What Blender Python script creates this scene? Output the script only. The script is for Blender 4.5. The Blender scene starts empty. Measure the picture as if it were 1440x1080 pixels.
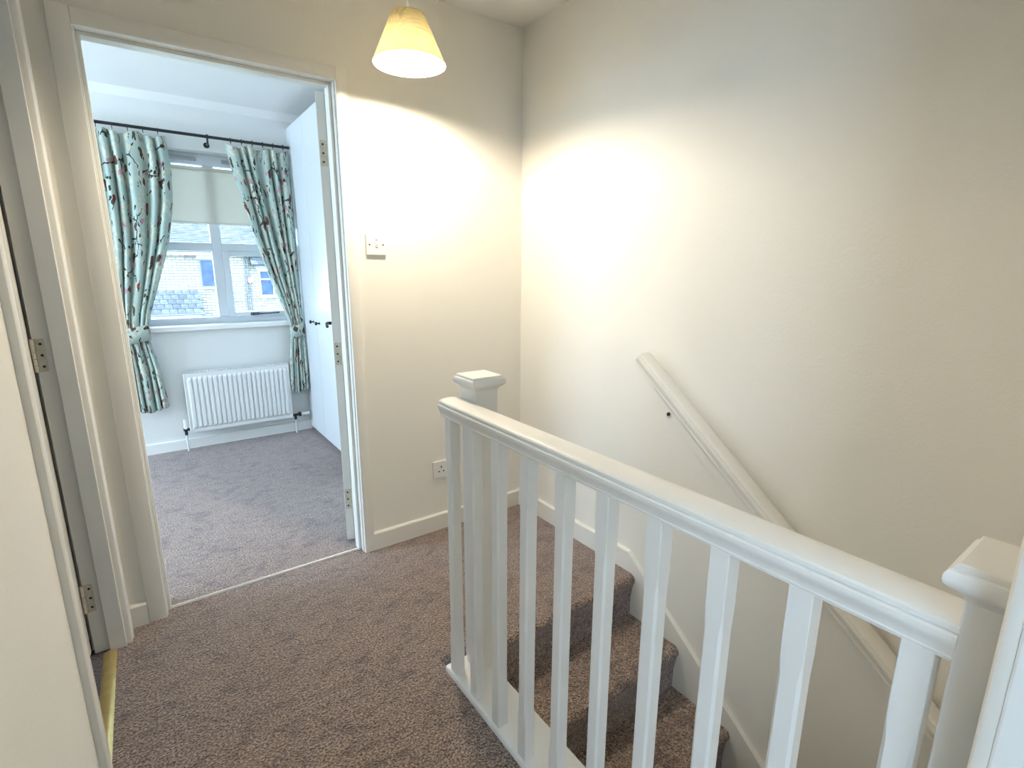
import bpy, bmesh, math, random
from mathutils import Vector, Matrix
random.seed(7)
PI = math.pi
SC = bpy.context.scene
COL = SC.collection

# ------------------------------------------------------------------ camera
cam_d = bpy.data.cameras.new('camera'); cam = bpy.data.objects.new('camera', cam_d); COL.objects.link(cam)
yaw, pitch, roll = 0.6244, -0.2201, 0.0039
_f = Vector((math.sin(yaw)*math.cos(pitch), math.cos(yaw)*math.cos(pitch), math.sin(pitch)))
_r = Vector((math.cos(yaw), -math.sin(yaw), 0)); _u = _r.cross(_f)
_r2 = _r*math.cos(roll)+_u*math.sin(roll); _u2 = -_r*math.sin(roll)+_u*math.cos(roll)
CAM = Vector((0.0628, -2.1458, 1.2852))
cam.matrix_world = Matrix(((_r2.x, _u2.x, -_f.x, CAM.x), (_r2.y, _u2.y, -_f.y, CAM.y), (_r2.z, _u2.z, -_f.z, CAM.z), (0, 0, 0, 1)))
cam_d.sensor_width = 36; cam_d.sensor_fit = 'HORIZONTAL'; cam_d.lens = 718.63/1440*36
cam_d.clip_start = 0.01; cam_d.clip_end = 200
SC.camera = cam

# ------------------------------------------------------------------ world, light, exposure
SKY = 13.5
BULB = 1200.0
wd = bpy.data.worlds.new('overcast_sky'); SC.world = wd; wd.use_nodes = True
bg = wd.node_tree.nodes['Background']
bg.inputs[0].default_value = (0.60, 0.80, 1.0, 1); bg.inputs[1].default_value = SKY
vs = SC.view_settings
vs.view_transform = 'Standard'; vs.look = 'None'; vs.gamma = 1; vs.use_curve_mapping = False
vs.exposure = 0.32

def portal(loc, rot, sx, sy):
    d = bpy.data.lights.new('daylight_portal', 'AREA'); d.shape = 'RECTANGLE'; d.size = sx; d.size_y = sy
    d.cycles.is_portal = True
    o = bpy.data.objects.new('daylight_portal', d); COL.objects.link(o); o.location = loc; o.rotation_euler = rot
portal((0.56, 2.30, 1.48), (-PI/2, 0, 0), 1.05, 1.2)          # bedroom window
portal((-1.65, -3.85, 1.7), (0, -PI/2, 0), 1.5, 1.0)            # window of the room behind the camera
portal((-3.35, -.9, 1.7), (0, -PI/2, 0), .5, .5)          # window of the left room

portal((-2.65, 1.14, 1.45), (0, -PI/2, 0), 1.7, 1.7)           # second bedroom window, added unseen in the side wall to brighten the bedroom

# ------------------------------------------------------------------ helpers
WL = {}
def link(name, data, parent=None):
    o = bpy.data.objects.new(name, data); COL.objects.link(o)
    if parent is not None: o.parent = parent
    return o
def tag(o, label=None, cat=None, group=None, kind=None):
    if label: o['label'] = label
    if cat: o['category'] = cat
    if group: o['group'] = group
    if kind: o['kind'] = kind
    return o
def thing(name, label, cat, loc=(0, 0, 0), rotz=0, group=None, kind=None):
    o = link(name, None); o.location = loc; o.rotation_euler = (0, 0, rotz); o.empty_display_size = .05
    WL[o] = Vector(loc)
    return tag(o, label, cat, group, kind)
def mk(name, bm, mat, parent=None, origin=None, smooth=False, local=False):
    """bmesh in world coordinates -> mesh object (parts are shifted into their thing's frame)."""
    if parent is not None: off = Vector((0, 0, 0)) if local else WL[parent]
    else: off = Vector(origin) if origin is not None else Vector((0, 0, 0))
    bmesh.ops.recalc_face_normals(bm, faces=bm.faces)
    if off.length: bmesh.ops.translate(bm, verts=bm.verts, vec=-off)
    me = bpy.data.meshes.new(name); bm.to_mesh(me); bm.free()
    if smooth:
        for p in me.polygons: p.use_smooth = True
        if smooth is not True: me.set_sharp_from_angle(angle=math.radians(smooth))
    me.materials.append(mat)
    o = link(name, me, parent)
    if parent is None: o.location = off
    WL[o] = off
    return o
def NB(): return bmesh.new()
def box(bm, x0, x1, y0, y1, z0, z1, bev=0, seg=2):
    x0, x1 = min(x0, x1), max(x0, x1); y0, y1 = min(y0, y1), max(y0, y1); z0, z1 = min(z0, z1), max(z0, z1)
    t = bmesh.new()
    v = [t.verts.new((x, y, z)) for x in (x0, x1) for y in (y0, y1) for z in (z0, z1)]
    for f in ((0, 1, 3, 2), (4, 6, 7, 5), (0, 4, 5, 1), (2, 3, 7, 6), (0, 2, 6, 4), (1, 5, 7, 3)):
        t.faces.new([v[i] for i in f])
    bmesh.ops.recalc_face_normals(t, faces=t.faces)
    if bev: bmesh.ops.bevel(t, geom=list(t.edges), offset=bev, segments=seg, profile=.5, affect='EDGES')
    m = bpy.data.meshes.new('t'); t.to_mesh(m); t.free(); bm.from_mesh(m); bpy.data.meshes.remove(m)
    return bm
def loops(bm, rings, cap=True, close=True):
    """skin a list of equal-length rings of points"""
    vr = [[bm.verts.new(p) for p in r] for r in rings]
    n = len(vr[0])
    for a, b in zip(vr[:-1], vr[1:]):
        for i in range(n if close else n-1):
            j = (i+1) % n
            bm.faces.new((a[i], a[j], b[j], b[i]))
    if cap: bm.faces.new(vr[0][::-1]); bm.faces.new(vr[-1])
    return bm
def cyl(bm, p0, p1, r0, r1=None, seg=16, cap=True):
    r1 = r0 if r1 is None else r1
    p0, p1 = Vector(p0), Vector(p1); d = (p1-p0).normalized()
    a = d.orthogonal().normalized(); b = d.cross(a)
    ring = lambda c, r: [c+a*r*math.cos(2*PI*i/seg)+b*r*math.sin(2*PI*i/seg) for i in range(seg)]
    return loops(bm, [ring(p0, r0), ring(p1, r1)], cap)
def lathe(bm, c, prof, seg=24, axis=(0, 0, 1), cap=True):
    c = Vector(c); d = Vector(axis).normalized(); a = d.orthogonal().normalized(); b = d.cross(a)
    return loops(bm, [[c+d*h+a*r*math.cos(2*PI*i/seg)+b*r*math.sin(2*PI*i/seg) for i in range(seg)] for r, h in prof], cap)
def tube(bm, pts, r, seg=8):
    pts = [Vector(p) for p in pts]; rings = []; a = None
    for i, p in enumerate(pts):
        d = (pts[min(i+1, len(pts)-1)]-pts[max(i-1, 0)]).normalized()
        a = d.orthogonal().normalized() if a is None else (a-d*a.dot(d)).normalized()
        b = d.cross(a)
        rings.append([p+a*r*math.cos(2*PI*k/seg)+b*r*math.sin(2*PI*k/seg) for k in range(seg)])
    return loops(bm, rings)
def ext(bm, prof, fn, a, b):
    """extrude a closed 2D profile: fn(u, v, t) -> 3D point, for t = a and t = b"""
    return loops(bm, [[Vector(fn(u, v, a)) for u, v in prof], [Vector(fn(u, v, b)) for u, v in prof]])

# ------------------------------------------------------------------ materials
def newmat(name):
    m = bpy.data.materials.new(name); m.use_nodes = True
    nt = m.node_tree; bs = nt.nodes['Principled BSDF']
    return m, nt, bs
def N(nt, typ, **kw):
    n = nt.nodes.new(typ)
    for k, v in kw.items(): setattr(n, k, v)
    return n
def L(nt, a, b): nt.links.new(a, b)
def ramp(nt, src, stops):
    r = N(nt, 'ShaderNodeValToRGB'); el = r.color_ramp.elements
    while len(el) < len(stops): el.new(.5)
    for e, (p, c) in zip(el, stops): e.position = p; e.color = (c[0], c[1], c[2], 1)
    L(nt, src, r.inputs[0]); return r
def plain(name, col, rough=.5, var=.04, scale=6, bump=0, bscale=60, metal=0, spec=.5, coat=0):
    m, nt, bs = newmat(name)
    tc = N(nt, 'ShaderNodeTexCoord'); no = N(nt, 'ShaderNodeTexNoise'); no.inputs['Scale'].default_value = scale
    no.inputs['Detail'].default_value = 4
    L(nt, tc.outputs['Object'], no.inputs['Vector'])
    lo = [max(0, c*(1-var)) for c in col]; hi = [min(1, c*(1+var)) for c in col]
    r = ramp(nt, no.outputs['Fac'], [(.3, lo), (.7, hi)])
    L(nt, r.outputs[0], bs.inputs['Base Color'])
    bs.inputs['Roughness'].default_value = rough; bs.inputs['Metallic'].default_value = metal
    bs.inputs['Specular IOR Level'].default_value = spec
    if bump:
        n2 = N(nt, 'ShaderNodeTexNoise'); n2.inputs['Scale'].default_value = bscale; n2.inputs['Detail'].default_value = 3
        L(nt, tc.outputs['Object'], n2.inputs['Vector'])
        b = N(nt, 'ShaderNodeBump'); b.inputs['Strength'].default_value = bump; b.inputs['Distance'].default_value = .002
        L(nt, n2.outputs['Fac'], b.inputs['Height']); L(nt, b.outputs[0], bs.inputs['Normal'])
    return m
def carpet(name, dark, mid, light):
    m, nt, bs = newmat(name)
    tc = N(nt, 'ShaderNodeTexCoord')
    big = N(nt, 'ShaderNodeTexNoise'); big.inputs['Scale'].default_value = 9; big.inputs['Detail'].default_value = 5; big.inputs['Roughness'].default_value = .6
    big.inputs['Distortion'].default_value = 1.2
    sm = N(nt, 'ShaderNodeTexNoise'); sm.inputs['Scale'].default_value = 150; sm.inputs['Detail'].default_value = 3; sm.inputs['Roughness'].default_value = .7
    vo = N(nt, 'ShaderNodeTexVoronoi'); vo.inputs['Scale'].default_value = 190
    for n in (big, sm, vo): L(nt, tc.outputs['Object'], n.inputs['Vector'])
    r1 = ramp(nt, sm.outputs['Fac'], [(.38, dark), (.5, mid), (.62, light)])
    r2 = ramp(nt, big.outputs['Fac'], [(.34, (.66, .64, .63)), (.45, (.98, .98, .98)), (.66, (1.06, 1.06, 1.07))])
    mp = N(nt, 'ShaderNodeMapping'); mp.inputs['Rotation'].default_value = (0, 0, .5); mp.inputs['Scale'].default_value = (1, 2.2, 1); L(nt, tc.outputs['Object'], mp.inputs[0])
    md = N(nt, 'ShaderNodeTexNoise'); md.inputs['Scale'].default_value = 17; md.inputs['Detail'].default_value = 4; md.inputs['Distortion'].default_value = .8; L(nt, mp.outputs[0], md.inputs['Vector'])
    r3 = ramp(nt, md.outputs['Fac'], [(.34, (.62, .60, .60)), (.44, (.97, .97, .97)), (.62, (1.08, 1.08, 1.09))])
    m3 = N(nt, 'ShaderNodeMix', data_type='RGBA', blend_type='MULTIPLY'); m3.inputs['Factor'].default_value = 1
    L(nt, r2.outputs[0], m3.inputs['A']); L(nt, r3.outputs[0], m3.inputs['B']); r2 = m3
    mx = N(nt, 'ShaderNodeMix', data_type='RGBA', blend_type='MULTIPLY'); mx.inputs['Factor'].default_value = 1
    L(nt, r1.outputs[0], mx.inputs['A']); L(nt, r2.outputs['Result'], mx.inputs['B'])
    L(nt, mx.outputs['Result'], bs.inputs['Base Color'])
    bs.inputs['Roughness'].default_value = .95; bs.inputs['Specular IOR Level'].default_value = .1
    bs.inputs['Sheen Weight'].default_value = .65; bs.inputs['Sheen Tint'].default_value = (.92, .86, 1, 1); bs.inputs['Sheen Roughness'].default_value = .5
    ad = N(nt, 'ShaderNodeMath', operation='ADD'); L(nt, sm.outputs['Fac'], ad.inputs[0]); L(nt, vo.outputs['Distance'], ad.inputs[1])
    b = N(nt, 'ShaderNodeBump'); b.inputs['Strength'].default_value = .9; b.inputs['Distance'].default_value = .006
    L(nt, ad.outputs[0], b.inputs['Height']); L(nt, b.outputs[0], bs.inputs['Normal'])
    return m
M = {}
M['wall'] = plain('wall_paint_cream', (.87, .852, .795), .75, .015, 2.2, .25, 130, spec=.25)
M['wall_bed'] = plain('wall_paint_bedroom', (.80, .795, .775), .75, .02, 2.2, .2, 130, spec=.25)
M['ceil'] = plain('ceiling_paint', (.88, .87, .84), .85, .02, 2, .2, 100, spec=.2)
M['gloss'] = plain('white_gloss_paint', (.86, .845, .795), .33, .02, 5, .08, 45, spec=.5)
M['gloss2'] = plain('white_satin_paint', (.86, .855, .83), .35, .02, 7, .08, 45, spec=.5)
M['leaf'] = plain('door_paint', (.84, .825, .78), .4, .02, 4, .06, 40)
M['carpet'] = carpet('carpet_brown', (.068, .043, .026), (.258, .178, .118), (.58, .45, .345))
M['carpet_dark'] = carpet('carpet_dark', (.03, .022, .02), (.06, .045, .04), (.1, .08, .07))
M['plastic'] = plain('white_plastic', (.84, .84, .82), .3, .01)
M['dark'] = plain('dark_hole', (.02, .018, .016), .7)
M['black'] = plain('black_metal', (.012, .011, .012), .4, .1)
M['steel'] = plain('hinge_steel', (.55, .51, .42), .38, .1, 40, metal=.6)
M['hinge'] = plain('painted_hinge', (.66, .62, .51), .4, .12, 60, .2, 90)
M['brass'] = plain('brass_bar', (.72, .56, .24), .3, .08, 30, metal=.75)
M['alu'] = plain('aluminium_bar', (.85, .83, .80), .3, .05, 30, metal=.5)
M['bronze'] = plain('dark_bronze', (.06, .04, .03), .45, .1, 30, metal=.5)
M['upvc'] = plain('window_upvc', (.74, .77, .82), .3, .01)
M['rad'] = plain('radiator_enamel', (.82, .82, .81), .35, .01)
M['ward'] = plain('wardrobe_laminate', (.66, .68, .70), .3, .01, 2)
M['pipe'] = plain('pipe_paint', (.78, .78, .77), .4, .02)
M['stone_trim'] = plain('pale_stone', (.34, .31, .26), .85, .1, 6)
M['ext_frame'] = plain('exterior_white_frame', (.75, .77, .8), .5)
M['gutter'] = plain('grey_gutter', (.085, .085, .105), .5)
M['alarm'] = plain('alarm_box_red', (.35, .15, .14), .5)
M['dish'] = plain('dish_grey', (.12, .15, .16), .5)
M['vent'] = plain('vent_grey', (.45, .45, .46), .5)
M['grass'] = plain('front_garden', (.20, .22, .15), .95, .3, 1.5)

m, nt, bs = newmat('tinted_window'); M['extglass'] = m
bs.inputs['Base Color'].default_value = (.05, .08, .14, 1); bs.inputs['Roughness'].default_value = .35; bs.inputs['Specular IOR Level'].default_value = .12
n = N(nt, 'ShaderNodeTexNoise'); n.inputs['Scale'].default_value = 3
L(nt, ramp(nt, n.outputs['Fac'], [(.3, (.025, .04, .075)), (.7, (.05, .075, .13))]).outputs[0], bs.inputs['Base Color'])

m, nt, bs = newmat('pane_glass'); M['glass'] = m
tr = N(nt, 'ShaderNodeBsdfTransparent'); tr.inputs[0].default_value = (.93, .97, 1, 1)
gl = N(nt, 'ShaderNodeBsdfGlossy'); gl.inputs['Roughness'].default_value = .02
fr = N(nt, 'ShaderNodeFresnel'); fr.inputs['IOR'].default_value = 1.45
mx = N(nt, 'ShaderNodeMixShader'); L(nt, fr.outputs[0], mx.inputs[0]); L(nt, tr.outputs[0], mx.inputs[1]); L(nt, gl.outputs[0], mx.inputs[2])
L(nt, mx.outputs[0], nt.nodes['Material Output'].inputs['Surface'])

def translucent(name, col, tcol, fac, weave=0):
    m, nt, bs = newmat(name)
    tc = N(nt, 'ShaderNodeTexCoord')
    d = N(nt, 'ShaderNodeBsdfDiffuse'); t = N(nt, 'ShaderNodeBsdfTranslucent')
    d.inputs[0].default_value = (*col, 1); t.inputs[0].default_value = (*tcol, 1)
    if weave:
        no = N(nt, 'ShaderNodeTexNoise'); no.inputs['Scale'].default_value = 60; no.inputs['Detail'].default_value = 3
        mp = N(nt, 'ShaderNodeMapping'); mp.inputs['Rotation'].default_value = (.5, .7, .4); mp.inputs['Scale'].default_value = (.12, 1.5, 1.0)
        L(nt, tc.outputs['Object'], mp.inputs[0]); L(nt, mp.outputs[0], no.inputs['Vector'])
        r = ramp(nt, no.outputs['Fac'], [(.36, [c*(1-weave) for c in tcol]), (.52, tcol)])
        L(nt, r.outputs[0], t.inputs[0])
        r = ramp(nt, no.outputs['Fac'], [(.36, [c*(1-weave) for c in col]), (.52, col)])
        L(nt, r.outputs[0], d.inputs[0])
    mx = N(nt, 'ShaderNodeMixShader'); mx.inputs[0].default_value = fac
    L(nt, d.outputs[0], mx.inputs[1]); L(nt, t.outputs[0], mx.inputs[2]); L(nt, mx.outputs[0], nt.nodes['Material Output'].inputs['Surface'])
    return m
M['shade'] = translucent('linen_lampshade', (.80, .66, .34), (.88, .77, .48), .30, .2)
M['shade_in'] = translucent('white_lining', (.86, .86, .84), (.8, .8, .76), .16)
M['blind'] = translucent('blind_fabric', (.80, .77, .70), (.82, .78, .70), .32)

m, nt, bs = newmat('bulb_glow'); M['bulb'] = m
em = N(nt, 'ShaderNodeEmission'); em.inputs[0].default_value = (1, .86, .655, 1); em.inputs[1].default_value = BULB
L(nt, em.outputs[0], nt.nodes['Material Output'].inputs['Surface'])

def curtain_mat():
    m, nt, bs = newmat('bird_print_fabric')
    uv = N(nt, 'ShaderNodeTexCoord').outputs['UV']
    def mixc(fac, a, b):
        x = N(nt, 'ShaderNodeMix', data_type='RGBA'); L(nt, fac, x.inputs['Factor'])
        if isinstance(a, tuple): x.inputs['A'].default_value = (*a, 1)
        else: L(nt, a, x.inputs['A'])
        if isinstance(b, tuple): x.inputs['B'].default_value = (*b, 1)
        else: L(nt, b, x.inputs['B'])
        return x.outputs['Result']
    def mth(op, a, b=None):
        x = N(nt, 'ShaderNodeMath', operation=op)
        for i, v in enumerate((a, b)):
            if v is None: continue
            if isinstance(v, (int, float)): x.inputs[i].default_value = v
            else: L(nt, v, x.inputs[i])
        return x.outputs[0]
    def noise(sc, det=2, off=0):
        mp = N(nt, 'ShaderNodeMapping'); mp.inputs['Location'].default_value = (off, off*.7, 0); L(nt, uv, mp.inputs[0])
        n = N(nt, 'ShaderNodeTexNoise'); n.inputs['Scale'].default_value = sc; n.inputs['Detail'].default_value = det; L(nt, mp.outputs[0], n.inputs['Vector'])
        return n
    wob = noise(14, 5, 3.1)
    wv = N(nt, 'ShaderNodeVectorMath', operation='MULTIPLY_ADD'); wv.inputs[1].default_value = (.085, .085, 0)
    L(nt, wob.outputs['Color'], wv.inputs[0]); L(nt, uv, wv.inputs[2]); wuv = wv.outputs[0]
    def voro(sc, feat='F1', vec=None, off=0, scl=(1, 1, 1), rot=0):
        mp = N(nt, 'ShaderNodeMapping'); mp.inputs['Location'].default_value = (off, off*1.3, 0); mp.inputs['Scale'].default_value = scl
        mp.inputs['Rotation'].default_value = (0, 0, rot); L(nt, vec or uv, mp.inputs[0])
        v = N(nt, 'ShaderNodeTexVoronoi', feature=feat, voronoi_dimensions='2D'); v.inputs['Scale'].default_value = sc; L(nt, mp.outputs[0], v.inputs['Vector'])
        return v
    base = ramp(nt, noise(3).outputs['Fac'], [(.3, (.50, .60, .545)), (.7, (.57, .66, .60))]).outputs[0]
    edge = mth('LESS_THAN', voro(5.5, 'DISTANCE_TO_EDGE', wuv).outputs['Distance'], .026)
    gate = mth('GREATER_THAN', noise(5, 2, 1.7).outputs['Fac'], .52)
    c = mixc(mth('MULTIPLY', edge, gate), base, (.085, .06, .05))
    fl = mth('LESS_THAN', voro(34, 'F1', wuv, .4).outputs['Distance'], .42)
    g2 = mth('GREATER_THAN', noise(7.5, 1, 5.3).outputs['Fac'], .54)
    c = mixc(mth('MULTIPLY', fl, g2), c, (.72, .70, .58))
    lf = mth('LESS_THAN', voro(30, 'F1', wuv, 2.4, (1, .6, 1), .6).outputs['Distance'], .25)
    g3 = mth('GREATER_THAN', noise(7, 1, 9.3).outputs['Fac'], .62)
    c = mixc(mth('MULTIPLY', lf, g3), c, (.06, .07, .05))
    vb = voro(5.6, 'F1', wuv, 7.7, (1.35, .75, 1), .7)
    bird = mth('LESS_THAN', vb.outputs['Distance'], .125)
    rd = mth('GREATER_THAN', noise(26, 1, 2.2).outputs['Fac'], .44)
    c = mixc(bird, c, mixc(rd, (.34, .06, .065), (.12, .085, .06)))
    vp = voro(5.1, 'F1', wuv, 17.7, (1, 1.1, 1), 1.2)
    c = mixc(mth('LESS_THAN', vp.outputs['Distance'], .085), c, (.62, .33, .36))
    tl = voro(6.2, 'F1', wuv, 7.62, (2.2, .8, 1), 1.0)
    c = mixc(mth('LESS_THAN', tl.outputs['Distance'], .07), c, (.05, .045, .04))
    d = N(nt, 'ShaderNodeBsdfDiffuse'); t = N(nt, 'ShaderNodeBsdfTranslucent'); L(nt, c, d.inputs[0]); L(nt, c, t.inputs[0])
    mx = N(nt, 'ShaderNodeMixShader'); mx.inputs[0].default_value = .22
    L(nt, d.outputs[0], mx.inputs[1]); L(nt, t.outputs[0], mx.inputs[2]); L(nt, mx.outputs[0], nt.nodes['Material Output'].inputs['Surface'])
    return m
M['curtain'] = curtain_mat()

def stone_mat():
    m, nt, bs = newmat('coursed_stone')
    tc = N(nt, 'ShaderNodeTexCoord'); mp = N(nt, 'ShaderNodeMapping'); mp.inputs['Rotation'].default_value = (-PI/2, 0, 0)
    L(nt, tc.outputs['Object'], mp.inputs[0])
    b = N(nt, 'ShaderNodeTexBrick'); L(nt, mp.outputs[0], b.inputs['Vector'])
    b.inputs['Color1'].default_value = (.30, .27, .205, 1); b.inputs['Color2'].default_value = (.19, .17, .14, 1); b.inputs['Mortar'].default_value = (.08, .075, .07, 1)
    b.inputs['Scale'].default_value = 1; b.inputs['Brick Width'].default_value = .34; b.inputs['Row Height'].default_value = .125; b.inputs['Mortar Size'].default_value = .012
    L(nt, b.outputs['Color'], bs.inputs['Base Color']); bs.inputs['Roughness'].default_value = .9
    bp = N(nt, 'ShaderNodeBump'); bp.inputs['Distance'].default_value = .03; L(nt, b.outputs['Fac'], bp.inputs['Height']); bp.invert = True
    L(nt, bp.outputs[0], bs.inputs['Normal'])
    return m
M['stone'] = stone_mat()
M['tile'] = plain('roof_tile_slate', (.085, .088, .095), .8, .35, 3)
_nt = M['tile'].node_tree; _bs = _nt.nodes['Principled BSDF']; _src = _bs.inputs['Base Color'].links[0].from_socket
_oi = N(_nt, 'ShaderNodeObjectInfo'); _rr = ramp(_nt, _oi.outputs['Random'], [(0, (.6, .6, .62)), (1, (1.15, 1.13, 1.1))])
_mx = N(_nt, 'ShaderNodeMix', data_type='RGBA', blend_type='MULTIPLY'); _mx.inputs['Factor'].default_value = 1
L(_nt, _src, _mx.inputs['A']); L(_nt, _rr.outputs[0], _mx.inputs['B']); L(_nt, _mx.outputs['Result'], _bs.inputs['Base Color'])

# ------------------------------------------------------------------ dimensions (metres)
H = 2.376; XR = 1.6644; XL = -.120; D = 2.1156; YN = -2.091       # ceiling, right wall, left wall, bedroom window wall, near wall
WT = .115                                                          # far wall thickness
def S(name, bm, mat, label, cat, **k): return tag(mk(name, bm, mat, **k), label, cat, kind='structure')

# ------------------------------------------------------------------ room shell: landing
b = NB(); box(b, -.172, .735, YN-.1, .045, -.2, 0); box(b, .735, XR+.1, -.80, .045, -.2, 0)
S('floor', b, M['carpet'], 'brown carpeted landing floor around the stairwell', 'floor')
b = NB(); box(b, -2.7, -.025, 0, WT, 0, H); box(b, .79, 1.85, 0, WT, -.2, H); box(b, -.025, .79, 0, WT, 2.01, H)
S('wall_far', b, M['wall'], 'cream painted wall around the bedroom doorway with light switch', 'wall')
b = NB(); box(b, XR, XR+.1, YN-1.6, .0, -2.8, H)
S('wall_right', b, M['wall'], 'tall plain cream wall beside the stairs', 'wall')
b = NB(); box(b, XL-.1, XL, -.075, 0, 0, H); box(b, XL-.1, XL, YN, -.955, 0, H); box(b, XL-.1, XL, -.955, -.075, 2.01, H)
S('wall_left', b, M['wall'], 'pale wall with the side doorway next to the bedroom door', 'wall')
b = NB(); box(b, .685, XR, YN-.1, YN, -.2, H); box(b, XL-.1, -.10, YN-.1, YN, 0, H); box(b, -.10, .685, YN-.1, YN, 2.01, H)
S('wall_near', b, M['wall'], 'cream wall with the doorway at the top of the stairwell', 'wall')
b = NB(); box(b, XL-.1, XR+.1, YN-.1, 0, H, H+.1)
S('ceiling', b, M['ceil'], 'plain pale ceiling over the landing', 'ceiling')

# stairwell below
b = NB(); box(b, .752, .852, YN-1.6, -.862, -2.8, -.012)
S('wall_stairwell', b, M['wall'], 'wall under the balustrade closing the stairwell side', 'wall')
b = NB(); box(b, .752, XR, YN-1.6, -.83, -2.9, -2.8); box(b, .752, XR, YN-1.7, YN-1.6, -2.8, 0)
S('floor_hall', b, M['carpet'], 'carpeted hall floor at the foot of the stairs', 'floor')

# ------------------------------------------------------------------ room shell: bedroom
XBL, XBR = -2.60, 1.75
b = NB(); box(b, XBL, XBR, .045, D, -.2, 0)
S('floor_bedroom', b, M['carpet'], 'brown carpeted bedroom floor beyond the doorway', 'floor')
WX0, WX1, WZ0, WZ1 = .055, 1.075, .885, 2.065
b = NB(); box(b, XBL-.1, WX0, D, D+.28, -.2, H); box(b, WX1, XBR+.1, D, D+.28, -.2, H); box(b, WX0, WX1, D, D+.28, -.2, WZ0); box(b, WX0, WX1, D, D+.28, WZ1, H)
S('wall_bedroom_far', b, M['wall_bed'], 'bedroom wall holding the window above the radiator', 'wall')
b = NB(); box(b, XBL-.1, XBL, 0, .29, -.2, H); box(b, XBL-.1, XBL, 1.99, D, -.2, H); box(b, XBL-.1, XBL, .29, 1.99, -.2, .6); box(b, XBL-.1, XBL, .29, 1.99, 2.3, H)  # window opening added out of view, lets extra daylight into the bedroom
S('wall_bedroom_left', b, M['wall_bed'], 'bedroom side wall opposite the wardrobe', 'wall')
b = NB(); box(b, XBR, XBR+.1, WT, D, -.2, H)
S('wall_bedroom_right', b, M['wall_bed'], 'bedroom side wall behind the white wardrobe', 'wall')
b = NB(); box(b, XBL-.1, XBR+.1, 0, D+.28, H, H+.1)
S('ceiling_bedroom', b, M['ceil'], 'bedroom ceiling seen through the doorway', 'ceiling')
b = NB()
cp = [(0, 0), (.045, 0), (.038, -.006), (.012, -.028), (.004, -.040), (0, -.044)]
ext(b, cp, lambda u, v, t: (t, D-u, H+v), XBL, XBR)
S('trim_1', b, M['ceil'], 'slim white coving between bedroom ceiling and window wall', 'coving', smooth=40)

# ------------------------------------------------------------------ neighbouring rooms (light comes through their windows)
b = NB()
box(b, -3.4, -3.3, -2.2, .0, 0, 1.45); box(b, -3.4, -3.3, -2.2, .0, 1.95, H); box(b, -3.4, -3.3, -2.2, -1.15, 1.45, 1.95); box(b, -3.4, -3.3, -.65, .0, 1.45, 1.95)
box(b, -3.4, -2.7, .0, .1, 0, H); box(b, -3.4, XL-.1, -2.3, -2.2, 0, H)
S('wall_side_room', b, M['wall'], 'walls of the side room behind the left doorway', 'wall')
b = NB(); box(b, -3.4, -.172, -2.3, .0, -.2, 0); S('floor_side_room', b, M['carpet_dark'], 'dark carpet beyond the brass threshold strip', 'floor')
b = NB(); box(b, -3.4, XL-.1, -2.3, .1, H, H+.1); S('ceiling_side_room', b, M['ceil'], 'ceiling of the side room behind the left doorway', 'ceiling')
b = NB(); y0 = -5.3
box(b, -1.7, -1.6, y0, -4.6, 0, H); box(b, -1.7, -1.6, -3.1, -2.3, 0, H); box(b, -1.7, -1.6, -4.6, -3.1, 0, 1.2); box(b, -1.7, -1.6, -4.6, -3.1, 2.2, H); box(b, 2.6, 2.7, y0, YN-.1, 0, H)
box(b, XR+.1, 2.7, YN-.1, YN, 0, H)
box(b, -1.7, 2.7, y0-.1, y0, 0, H)
S('wall_back_room', b, M['wall'], 'walls of the room behind the near doorway', 'wall')
b = NB(); box(b, -1.7, 2.7, y0-.1, YN-.1, -.2, 0); S('floor_back_room', b, M['carpet'], 'carpet of the room behind the near doorway', 'floor')
b = NB(); box(b, -1.7, 2.7, y0-.1, YN-.1, H, H+.1); S('ceiling_back_room', b, M['ceil'], 'ceiling of the room behind the near doorway', 'ceiling')

# ------------------------------------------------------------------ baseboards
SK = .085
def skprof(t=.016, h=SK): return [(0, 0), (t, 0), (t, h-.006), (t-.003, h-.002), (t-.006, h), (0, h)]
b = NB(); ext(b, skprof(), lambda u, v, t: (t, -u, v), .812, XR-.014)
S('baseboard_far', b, M['gloss'], 'white skirting board below the socket', 'skirting board')
b = NB(); ext(b, skprof(.020), lambda u, v, t: (t, -u, v), XL, -.057)
S('baseboard_corner', b, M['gloss'], 'short skirting piece between the two door frames', 'skirting board')
b = NB()
SL = .80; KY = -.815
tp = [(.0, .09), (KY, .093), (-2.75, .093-SL*(-KY*-1+2.75))]
bt = [(-2.75, -1.9), (-.9, -.55), (-.78, -.02), (.0, -.02)]
pr = tp+bt
t_ = .018
rings = [[Vector((XR, y, z)) for y, z in pr], [Vector((XR-t_+.004, y, z)) for y, z in pr], [Vector((XR-t_, y, z-.004 if i < 3 else z)) for i, (y, z) in enumerate(pr)]]
loops(b, rings)
S('baseboard_right', b, M['gloss'], 'white skirting running down the stairs as a sloping string', 'skirting board')
b = NB(); ext(b, skprof(.016, .075), lambda u, v, t: (t, D-u, v), XBL, 1.09)
S('baseboard_bedroom', b, M['gloss2'], 'white skirting board under the bedroom radiator', 'skirting board')

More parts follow.
